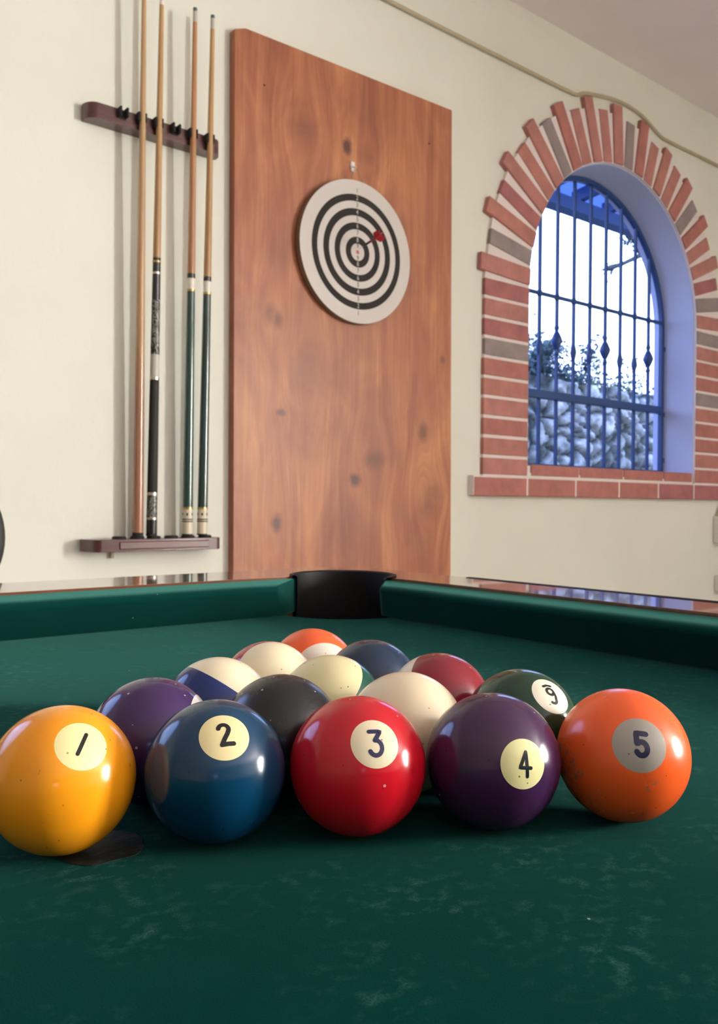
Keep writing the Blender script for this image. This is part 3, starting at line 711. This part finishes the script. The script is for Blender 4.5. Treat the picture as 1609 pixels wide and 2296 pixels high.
NH = {'1': .0089, '2': .0096, '3': .0108, '4': .0098, '5': .0106, '6': .0108}
NCOL = {k: plain('numeral_ink_' + k, c, .2) for k, c in {'1': (.008, .007, .007), '2': (.006, .005, .008), '3': (.010, .012, .06), '4': (.008, .012, .02), '5': (.012, .012, .055), '6': (.012, .012, .012)}.items()}
def resample(pl, step):
    out = [Vector(pl[0])]
    for a, b_ in zip(pl, pl[1:]):
        a, b_ = Vector(a), Vector(b_); n = max(1, int((b_ - a).length / step))
        out += [a + (b_ - a) * (i / n) for i in range(1, n + 1)]
    return out
def numeral(key, parent):
    d, u = (Vector(q).normalized() for q in DISC[key]); u = (u - d * u.dot(d)).normalized(); r = u.cross(d)
    lines, hw = STROKES[key]; H = NH[key]; bm = bmesh.new(); off = Vector({'2': (.02, .03), '3': (.0, -.02), '4': (.04, 0), '5': (.03, .0), '1': (0, .02)}.get(key, (0, 0)))
    lift = [0]
    def put(p, e=0.):
        p = (p + off) * H; v = d * BR + r * p.x + u * p.y
        return bm.verts.new(v.normalized() * (BR + .00005 + e))
    for li, pl in enumerate(lines):
        e = li * .00001
        P = resample(pl, .04); rows = []
        for i, p in enumerate(P):
            t = (P[min(i + 1, len(P) - 1)] - P[max(i - 1, 0)]).normalized(); n = Vector((-t.y, t.x))
            rows.append([put(p + n * hw * s, e) for s in (-1, -.33, .33, 1)])
        for A, B in zip(rows, rows[1:]):
            for k in range(3): bm.faces.new((A[k], A[k + 1], B[k + 1], B[k]))
        for p in (P[0], P[-1]):
            c = put(p, e + .000005); ring = [put(p + Vector((math.cos(a), math.sin(a))) * hw, e + .000005) for a in [2 * PI * k / 14 for k in range(14)]]
            for k in range(14): bm.faces.new((c, ring[k], ring[(k + 1) % 14]))
    o = finish('number', bm, NCOL[key], parent, smooth=180)
    o['label'] = 'dark numeral on a round disc'
    return o
bm = bmesh.new(); bmesh.ops.create_icosphere(bm, subdivisions=6, radius=BR)
sph = bpy.data.meshes.new('pool_ball'); bm.to_mesh(sph); bm.free(); sph.polygons.foreach_set('use_smooth', [True] * len(sph.polygons))
for key, (x, y) in POS.items():
    me = sph.copy(); me.materials.append(BM[key])
    o = link('pool_ball', me); o.location = (x, y, TZ + BR)
    tag(o, LAB[key], 'pool ball', 'racked pool balls')
    if key in DISC: numeral(key, o)

# ------------------------------------------------------------------ cue rack and cues
CY = WY
rk = empty('cue_rack', (1.065, WY, TZ + .005)); tag(rk, 'dark mahogany wall cue rack with a top bar and a bottom shelf', 'cue rack')
RO = -rk.location
def rfin(name, bm, mats, par=None, **k):
    bmesh.ops.translate(bm, verts=bm.verts, vec=RO); return finish(name, bm, mats, par or rk, **k)
def rounded_bar(x0, x1, depth, y1, n=10):
    q = depth * .85
    o = [(x0 + .004, y1)] + [(x0 + .03 - .03 * math.cos(a), y1 - depth + q - q * math.sin(a)) for a in [PI / 2 * i / n for i in range(n + 1)]]
    o += [(x1 - .03 + .03 * math.sin(a), y1 - depth + q - q * math.cos(a)) for a in [PI / 2 * i / n for i in range(n + 1)]] + [(x1 - .004, y1)]
    return o
SLOTS = [.962, 1.014, 1.063, 1.116, 1.168, 1.222]
bm = bmesh.new(); lp = rounded_bar(.868, 1.272, .048, WY)
prism(bm, [lp], TZ + 1.148, TZ + 1.190); rfin('top_bar', bm, M['mahog'], bevel=.006, seg=3)
for x in SLOTS:
    bm = bmesh.new()
    for s in (-1, 1): box(bm, x + s * .0095 - .003, x + s * .0095 + .003, WY - .068, WY - .046, TZ + 1.166, TZ + 1.1915)
    box(bm, x - .0125, x + .0125, WY - .050, WY - .044, TZ + 1.164, TZ + 1.189)
    rfin('clip', bm, M['rubber'], bevel=.002)
bm = bmesh.new(); lp = rounded_bar(.868, 1.268, .085, WY); prism(bm, [lp], TZ + .005, TZ + .038); rfin('shelf', bm, M['mahog'], bevel=.008, seg=3)
bm = bmesh.new(); box(bm, .945, 1.215, WY - .0885, WY - .083, TZ + .011, TZ + .032); rfin('shelf_molding', bm, M['mahog'], bevel=.003, seg=3)
for x in SLOTS:
    bm = bmesh.new(); lathe(bm, [(0, .038), (.019, .038), (.019, .043), (.016, .0445), (0, .0445)], Matrix.Translation((x, WY - .045, TZ)), 24); rfin('rubber_pad', bm, M['rubber'], smooth=40)
bm = bmesh.new(); box(bm, .954, .963, WY - .012, WY - .002, TZ - .016, TZ + .006); rfin('fixing_tab', bm, M['cable'], bevel=.001)

def cue(x, segs, label, xt=None, total=1.485):
    z0 = TZ + .0445; yb = WY - .045; yt = WY - .060; xt = x if xt is None else xt
    lean = math.atan2(yb - yt, 1.14); leanx = math.atan2(xt - x, total)
    t = empty('pool_cue', (x, yb, z0), (lean, leanx, 0)); tag(t, label, 'pool cue', 'cues standing in the wall rack')
    def rad(z):
        f = z / total
        return .0150 + (.0110 - .0150) * min(1, f / .5) if f < .5 else .0110 + (.0062 - .0110) * (f - .5) / .5
    for name, za, zb, mat in segs:
        bm = bmesh.new(); n = max(2, int((zb - za) / .05)); pr = [(0, za)]
        ex = {'ring': .0004, 'tip': -.0004}.get(name, 0)
        for k in range(n + 1): z = za + (zb - za) * k / n; pr.append((rad(z) + ex, z))
        pr.append((0, zb)); lathe(bm, pr, None, 28)
        o = finish(name, bm, mat, t, smooth=40)
    return t
T0 = 1.485
m, nt, b = nm('one_piece_cue_wood'); v = coords(nt, scale=(60, 60, 1.5)); v2 = coords(nt); sx = N(nt, 'ShaderNodeSeparateXYZ'); L(nt, v2, sx.inputs[0])
nz = noisen(nt, v, 1, 4, .6, .4)
f = ramp(nt, mathn(nt, 'ADD', sx.outputs[2], mathn(nt, 'MULTIPLY', nz, .12)), (.40, 0.), (.68, 1.))
L(nt, mixc(nt, f, ramp(nt, nz, (.35, (.25, .10, .05)), (.65, (.37, .17, .09))), ramp(nt, nz, (.35, (.40, .24, .11)), (.65, (.54, .34, .17)))), b.inputs['Base Color'])
setp(b, rough=.3, coat=.7, coatr=.12); M['onepiece'] = m
cue(1.016, [('bumper', 0, .010, M['rubber']), ('shaft', .010, T0 - .03, M['onepiece']), ('ferrule', T0 - .03, T0 - .008, M['whitej']), ('tip', T0 - .008, T0, M['tip'])],
    'plain wooden cue with a reddish-brown butt, leftmost in the rack')
m, nt, b = nm('silver_scroll_inlay'); v = coords(nt, scale=(70, 70, 30))
L(nt, ramp(nt, noisen(nt, v, 1.2, 3, .6, 2.5), (.50, (.01, .01, .01)), (.56, (.42, .42, .38)), (.64, (.02, .02, .02))), b.inputs['Base Color']); setp(b, rough=.3)
M['inlay'] = m
cue(1.056, [('bumper', 0, .006, M['rubber']), ('butt_cap', .006, .045, M['blackg']), ('ring', .045, .051, M['silver']), ('inlaid_sleeve', .051, .112, M['inlay']), ('ring', .112, .120, M['silver']),
            ('grip_wrap', .120, .430, M['blackm']), ('ring', .430, .438, M['silver']), ('collar_sleeve', .438, .500, M['ferrule']), ('forearm', .500, .650, M['inlay']), ('joint_collar', .650, .720, M['blackg']),
            ('ring', .720, .726, M['silver']), ('joint_collar', .726, .752, M['blackg']), ('ring', .752, .757, M['brass']), ('joint_collar', .757, .765, M['blackg']),
            ('shaft', .765, T0 - .03, M['maple']), ('ferrule', T0 - .03, T0 - .008, M['whitej']), ('tip', T0 - .008, T0, M['tip'])],
    'cue with a black butt, silver rings and silver scroll inlay', 1.068)
def green_cue(x, gm, wm, label, xt):
    t = cue(x, [('bumper', 0, .004, M['rubber']), ('butt_sleeve', .004, .038, M['white']), ('ring', .038, .041, M['black']), ('butt_sleeve', .041, .044, M['white']), ('ring', .044, .047, M['black']),
            ('butt_sleeve', .047, .074, M['white']), ('ring', .074, .080, M['brass']), ('butt', .080, .690, gm), ('ring', .690, .696, M['brass']), ('joint_collar', .696, .727, M['whitej']),
            ('ring', .727, .740, M['blackg']), ('shaft', .740, T0 - .040, wm), ('ferrule', T0 - .040, T0 - .010, M['ferrule']), ('tip', T0 - .010, T0, M['tip'])], label, xt)
    bm = bmesh.new()
    for k in range(6):
        a = -PI / 2 - .55 + k * PI / 3; R = .01505
        c = Vector((R * math.cos(a), R * math.sin(a), .060)); tx = Vector((-math.sin(a), math.cos(a), 0))
        vs = [bm.verts.new(c + q) for q in (tx * .0030, Vector((0, 0, .0055)), -tx * .0030, Vector((0, 0, -.0055)))]; bm.faces.new(vs)
    finish('diamond_inlay', bm, M['black'], t)
green_cue(1.166, M['green'], M['maple2'], 'cue with a glossy green butt and brown shaft, left one of the green pair', 1.170)
green_cue(1.213, M['green2'], M['maple'], 'cue with a darker green butt and pale shaft, nearest the dartboard panel', 1.226)

# ------------------------------------------------------------------ dartboard panel
BX0, BX1, BYF = 1.330, 2.245, 2.221
pan = empty('wooden_panel', (BX0, WY, TZ)); tag(pan, 'tall reddish-stained pine panel behind the dartboard', 'wooden panel')
bm = bmesh.new(); zt0 = TZ + 1.553
prism(bm, [[(BX0, .001), (BX1 + .004, .001), (BX1 - .018, TZ + 1.567), (BX0 + .028, TZ + 1.555), (BX0 - .010, TZ + 1.540)]], BYF, WY - .0005, XZ)
bmesh.ops.translate(bm, verts=bm.verts, vec=-pan.location); finish('board', bm, M['board'], pan, bevel=.0015)
for x, z in ((1.424, 1.406), (2.115, 1.416)):
    bm = bmesh.new(); lathe(bm, [(0, .0006), (.0028, .0008), (.0034, 0)], Matrix.Translation((x - BX0, BYF - WY, z)) @ Matrix.Rotation(PI / 2, 4, 'X'), 12); finish('screw', bm, M['black'], pan)

# ---- dartboard
DC = Vector((1.773, 2.196, TZ + .9615)); DR = .2325
db = empty('dartboard', DC, (math.radians(.3), math.radians(-1.6), 0)); tag(db, 'round white dartboard with black rings hanging on the wooden panel', 'dartboard')
RXm = Matrix.Rotation(PI / 2, 4, 'X')       # local z -> -y
def toface(bm): bmesh.ops.transform(bm, matrix=RXm, verts=bm.verts)
paper = plaster('board_paper', (.60, .56, .53), (.68, .64, .61), .05); inkd = plain('dark_ring', (.022, .017, .016), .75, spec=.25)
cork = plain('brown_cork_edge', (.20, .13, .08), .8)
bm = bmesh.new(); lathe(bm, [(0, -.022), (DR - .002, -.022), (DR, -.020), (DR, -.0015), (DR - .001, 0)], None, 96); toface(bm); finish('core', bm, cork, db, smooth=40)
bands = [(1.0, .80, 0), (.80, .705, 1), (.705, .605, 0), (.605, .505, 1), (.505, .410, 0), (.410, .315, 1), (.315, .215, 0), (.215, .120, 1), (.120, 0, 0)]
bm = bmesh.new()
for ro, ri, mi in bands: lathe(bm, [(DR * ri, .0003), (DR * ro - (.001 if ro == 1 else 0), .0003)], None, 96, mi=mi)
lathe(bm, [(DR - .001, -.003), (DR - .001, .0003)], None, 96)
bmesh.ops.remove_doubles(bm, verts=bm.verts, dist=1e-6); toface(bm); finish('ring_face', bm, [paper, inkd], db)
bm = bmesh.new(); lathe(bm, [(0, .0012), (.0058, .0010), (.0065, .0004)], None, 20); toface(bm); finish('bullseye', bm, plain('bull_red', (.45, .10, .08), .6), db)
def textmesh(ch, size):
    cu = bpy.data.curves.new('t', 'FONT'); cu.body = ch; cu.size = size; cu.align_x = 'CENTER'; cu.align_y = 'CENTER'; cu.resolution_u = 3; cu.offset = size * .012
    o = bpy.data.objects.new('t', cu); COL.objects.link(o); dg = bpy.context.evaluated_depsgraph_get(); me = bpy.data.meshes.new_from_object(o.evaluated_get(dg))
    bpy.data.objects.remove(o); bpy.data.curves.remove(cu); return me
mids = [.855, .7525, .655, .555, .4575, .3625, .265, .1675, .085]
palei = plain('numeral_pale', (.50, .47, .45), .7)
for k, f in enumerate(mids):
    me = textmesh(str(k + 1), .021)
    for s_ in (1, -1):
        bmn = bmesh.new(); bmn.from_mesh(me)
        for v in bmn.verts: v.co = Vector((v.co.x * .8, v.co.y + s_ * f * DR, .0007))
        toface(bmn); finish('numeral', bmn, palei if k % 2 else inkd, db)
    bpy.data.meshes.remove(me)
# wire hanger
bm = bmesh.new(); hz = .276
tube(bm, [(-.024, .004, .229), (-.001, .006, hz), (.003, .006, hz), (.030, .004, .226)], .0012, 6); finish('hanging_wire', bm, M['string'], db)
# hook
hk = empty('wall_hook', (1.7665, BYF, TZ + 1.243)); tag(hk, 'small white hook on the wooden panel above the dartboard', 'hook')
bm = bmesh.new(); lathe(bm, [(0, .007), (.006, .0065), (.009, .004), (.010, 0), (0, 0)], Matrix.Translation((0, 0, .006)) @ RXm, 16); box(bm, -.0075, .0075, -.006, -.0001, -.014, .018)
finish('backplate', bm, M['hook'], hk, bevel=.0015)
bm = bmesh.new(); tube(bm, [(0, -.002, .004), (0, -.012, -.002), (0, -.018, -.008), (0, -.020, -.003)], .0028, 8); finish('peg', bm, M['hook'], hk, smooth=60)

# ---- dart
tipp = DC + Vector((.005, -.0005, .012)); tail = Vector((1.7725, 2.086, TZ + .9895))
ax = (tail - tipp).normalized(); ln = (tail - tipp).length
dt = empty('dart', tipp); tag(dt, 'red-flighted dart stuck in the centre of the dartboard', 'dart')
dt.rotation_euler = ax.to_track_quat('Z', 'Y').to_euler()
def dfin(name, prof, m): bm = bmesh.new(); lathe(bm, prof, None, 16); return finish(name, bm, m, dt, smooth=40)
dfin('point', [(0, -.004), (.0011, .004), (.0011, .024)], M['steel'])
dfin('barrel', [(0, .024), (.003, .025), (.0036, .032), (.0036, .060), (.003, .066), (0, .066)], plain('dark_barrel', (.05, .03, .03), .35, metal=.6))
dfin('stem', [(0, .066), (.0024, .066), (.0020, .095), (0, .096)], plain('red_stem', (.32, .03, .03), .4))
bm = bmesh.new()
for k in range(4):
    a = PI / 4 + k * PI / 2; e = Vector((math.cos(a), math.sin(a), 0)); nn = Vector((-math.sin(a), math.cos(a), 0)) * .0004
    pts = [(.001, .086), (.0185, .096), (.0185, .112), (.0150, .124), (.001, .118)]
    lo = [bm.verts.new(e * r + Vector((0, 0, z)) - nn) for r, z in pts]; hi = [bm.verts.new(e * r + Vector((0, 0, z)) + nn) for r, z in pts]
    bm.faces.new(lo); bm.faces.new(hi)
    for i in range(5): bm.faces.new((lo[i], lo[(i + 1) % 5], hi[(i + 1) % 5], hi[i]))
finish('flight', bm, plain('red_flight', (.62, .02, .035), .4), dt)

# ------------------------------------------------------------------ cable, sockets, stool
cb = [(.30, 1.872), (1.0, 1.868), (1.93, 1.862), (2.30, 1.859), (2.665, 1.858), (2.93, 1.858), (2.985, 1.862), (3.042, 1.884), (3.168, 1.909), (3.266, 1.922), (3.368, 1.924), (3.474, 1.911),
      (3.566, 1.879), (3.622, 1.861), (3.68, 1.858), (3.776, 1.857), (4.146, 1.858), (5.3, 1.857)]
bm = bmesh.new()
def catmull(P, n=6):
    out = []
    P = [P[0]] + P + [P[-1]]
    for i in range(1, len(P) - 2):
        p0, p1, p2, p3 = (Vector(q) for q in P[i - 1:i + 3])
        for k in range(n):
            t = k / n; out.append(.5 * ((2 * p1) + (p2 - p0) * t + (2 * p0 - 5 * p1 + 4 * p2 - p3) * t * t + (3 * p1 - p0 - 3 * p2 + p3) * t ** 3))
    out.append(Vector(P[-1])); return out
pts = catmull([(x, WY - .0075, TZ + z) for x, z in cb])
tube(bm, [p - Vector((2.5, WY, TZ + 1.86)) for p in pts], .0078, 10)
o = finish('wall_cable', bm, M['cable'], None, smooth=60, loc=(2.5, WY, TZ + 1.86)); tag(o, 'beige cable run along the wall under the ceiling and over the brick arch', 'cable')
def socket(x0, x1, z0, z1, label, lead):
    t = empty('wall_socket', (x0, WY, TZ + z0)); tag(t, label, 'electrical box', 'electrical boxes at the right edge of the wall')
    bm = bmesh.new(); box(bm, 0, x1 - x0, -.045, -.0005, 0, z1 - z0); finish('housing', bm, M['socket'], t, bevel=.008, seg=3)
    bm = bmesh.new(); box(bm, .012, x1 - x0 - .012, -.050, -.044, .012, z1 - z0 - .012); finish('cover', bm, M['socket'], t, bevel=.003)
    if lead:
        bm = bmesh.new(); tube(bm, catmull([(.03, -.012, z1 - z0 - .002), (.03, -.012, z1 - z0 + .02), (.06, -.012, z1 - z0 + .06), (.12, -.012, z1 - z0 + .075)]), .006, 8); finish('lead', bm, M['cable'], t, smooth=60)
socket(4.145, 4.30, -.048, .088, 'pale electrical box on the wall under the brick sill, upper of two at right edge', True)
socket(4.163, 4.27, -.292, -.212, 'small pale electrical box low on the wall, lower of two at right edge', False)

def stool():
    x, y = .355, 1.70; t = empty('bar_stool', (x, y, 0)); tag(t, 'black bar stool with a round padded back, at the left edge by the wall', 'bar stool')
    lm = plain('black_leatherette', (.012, .012, .011), .5)
    R = .153
    bm = bmesh.new(); rot = Matrix.Translation((0, 0, TZ + .069)) @ Matrix.Rotation(-.15, 4, 'Z') @ RXm
    lathe(bm, [(0, .022), (R * .7, .020), (R * .93, .013), (R, 0), (R * .93, -.013), (R * .7, -.018), (0, -.018)], rot, 64); finish('backrest', bm, lm, t, smooth=60)
    bm = bmesh.new(); lathe(bm, [(0, .60), (.16, .60), (.185, .615), (.19, .64), (.175, .665), (0, .672)], Matrix.Translation((0, -.19, 0)), 40); finish('seat', bm, lm, t, smooth=60)
    bm = bmesh.new(); tube(bm, [(0, -.17, .59), (0, -.02, .60), (0, .022, .68), (0, .022, TZ + .03)], .012, 10); finish('back_support', bm, M['steel'], t, smooth=60)
    bm = bmesh.new(); tube(bm, [(0, -.19, .02), (0, -.19, .60)], .022, 14); finish('column', bm, M['steel'], t, smooth=60)
    bm = bmesh.new(); lathe(bm, [(0, 0), (.20, 0), (.20, .006), (.05, .03), (0, .035)], Matrix.Translation((0, -.19, 0)), 40); finish('base', bm, M['steel'], t, smooth=40)
stool()

# ------------------------------------------------------------------ light: daylight from the sky, entering by the windows
w = bpy.data.worlds.new('sky'); S.world = w; w.use_nodes = True; nt = w.node_tree; bg = nt.nodes['Background']
tc = N(nt, 'ShaderNodeTexCoord'); sx = N(nt, 'ShaderNodeSeparateXYZ'); L(nt, tc.outputs['Generated'], sx.inputs[0])
# a hazy bright blue-white sky, a little whiter towards the horizon
mr = N(nt, 'ShaderNodeMapRange')
for i, v in enumerate((0., .7, 0., 1.)): mr.inputs[1 + i].default_value = v
L(nt, sx.outputs[2], mr.inputs[0])
mx = N(nt, 'ShaderNodeMix', data_type='RGBA'); mx.inputs[6].default_value = (2.9, 3.5, 5.6, 1); mx.inputs[7].default_value = (2.0, 3.0, 6.4, 1)
L(nt, mr.outputs[0], mx.inputs[0]); L(nt, mx.outputs[2], bg.inputs[0]); bg.inputs[1].default_value = 1.0
def portal(cx, cy, cz, sx_, sz_, rx):
    l = bpy.data.lights.new('window_daylight', 'AREA'); l.shape = 'RECTANGLE'; l.size = sx_; l.size_y = sz_; l.cycles.is_portal = True
    o = bpy.data.objects.new('window_daylight', l); COL.objects.link(o); o.location = (cx, cy, cz); o.rotation_euler = (rx, 0, 0)
for x in WX: portal(x, WY + WT + .01, TZ + .96, 1.30, 1.40, -PI / 2)
portal((FWIN[0] + FWIN[1]) / 2, RY0 - .21, (FWIN[2] + FWIN[3]) / 2, FWIN[1] - FWIN[0], FWIN[3] - FWIN[2], PI / 2)
# sunlit daylight coming in by the big window of the right wall
l = bpy.data.lights.new('daylight', 'AREA'); l.shape = 'RECTANGLE'; l.size = RWIN[3] - RWIN[2]; l.size_y = RWIN[1] - RWIN[0]; l.energy = 1480; l.color = (1., .99, .95)
o = bpy.data.objects.new('daylight', l); COL.objects.link(o); o.location = (RX1 + RWT + .01, (RWIN[0] + RWIN[1]) / 2, (RWIN[2] + RWIN[3]) / 2); o.rotation_euler = (0, PI / 2, 0)

# ------------------------------------------------------------------ camera
cam = bpy.data.cameras.new('camera'); co = bpy.data.objects.new('camera', cam); COL.objects.link(co); S.camera = co
cam.sensor_fit = 'HORIZONTAL'; cam.sensor_width = 36; cam.lens = 36 * 1927.1451714 / 1609; cam.clip_start = .01; cam.clip_end = 200
r = Vector((.7755054318, -.6312863950, .0082953408)); dn = Vector((.0002467767, -.0128361399, -.9999175829)); fw = Vector((.6313408464, .7754435641, -.0097987094))
mt = Matrix((r, -dn, -fw)).transposed().to_4x4(); mt.translation = (0, 0, TZ + .13863); co.matrix_world = mt
cam.dof.use_dof = True; cam.dof.focus_distance = .36; cam.dof.aperture_fstop = 48
S.view_settings.view_transform = 'Standard'; S.view_settings.look = 'None'; S.view_settings.gamma = 1; S.view_settings.use_curve_mapping = False
S.view_settings.exposure = 0.0
S.cycles.use_denoising = True; S.cycles.max_bounces = 10; S.cycles.diffuse_bounces = 5; S.cycles.sample_clamp_indirect = 8
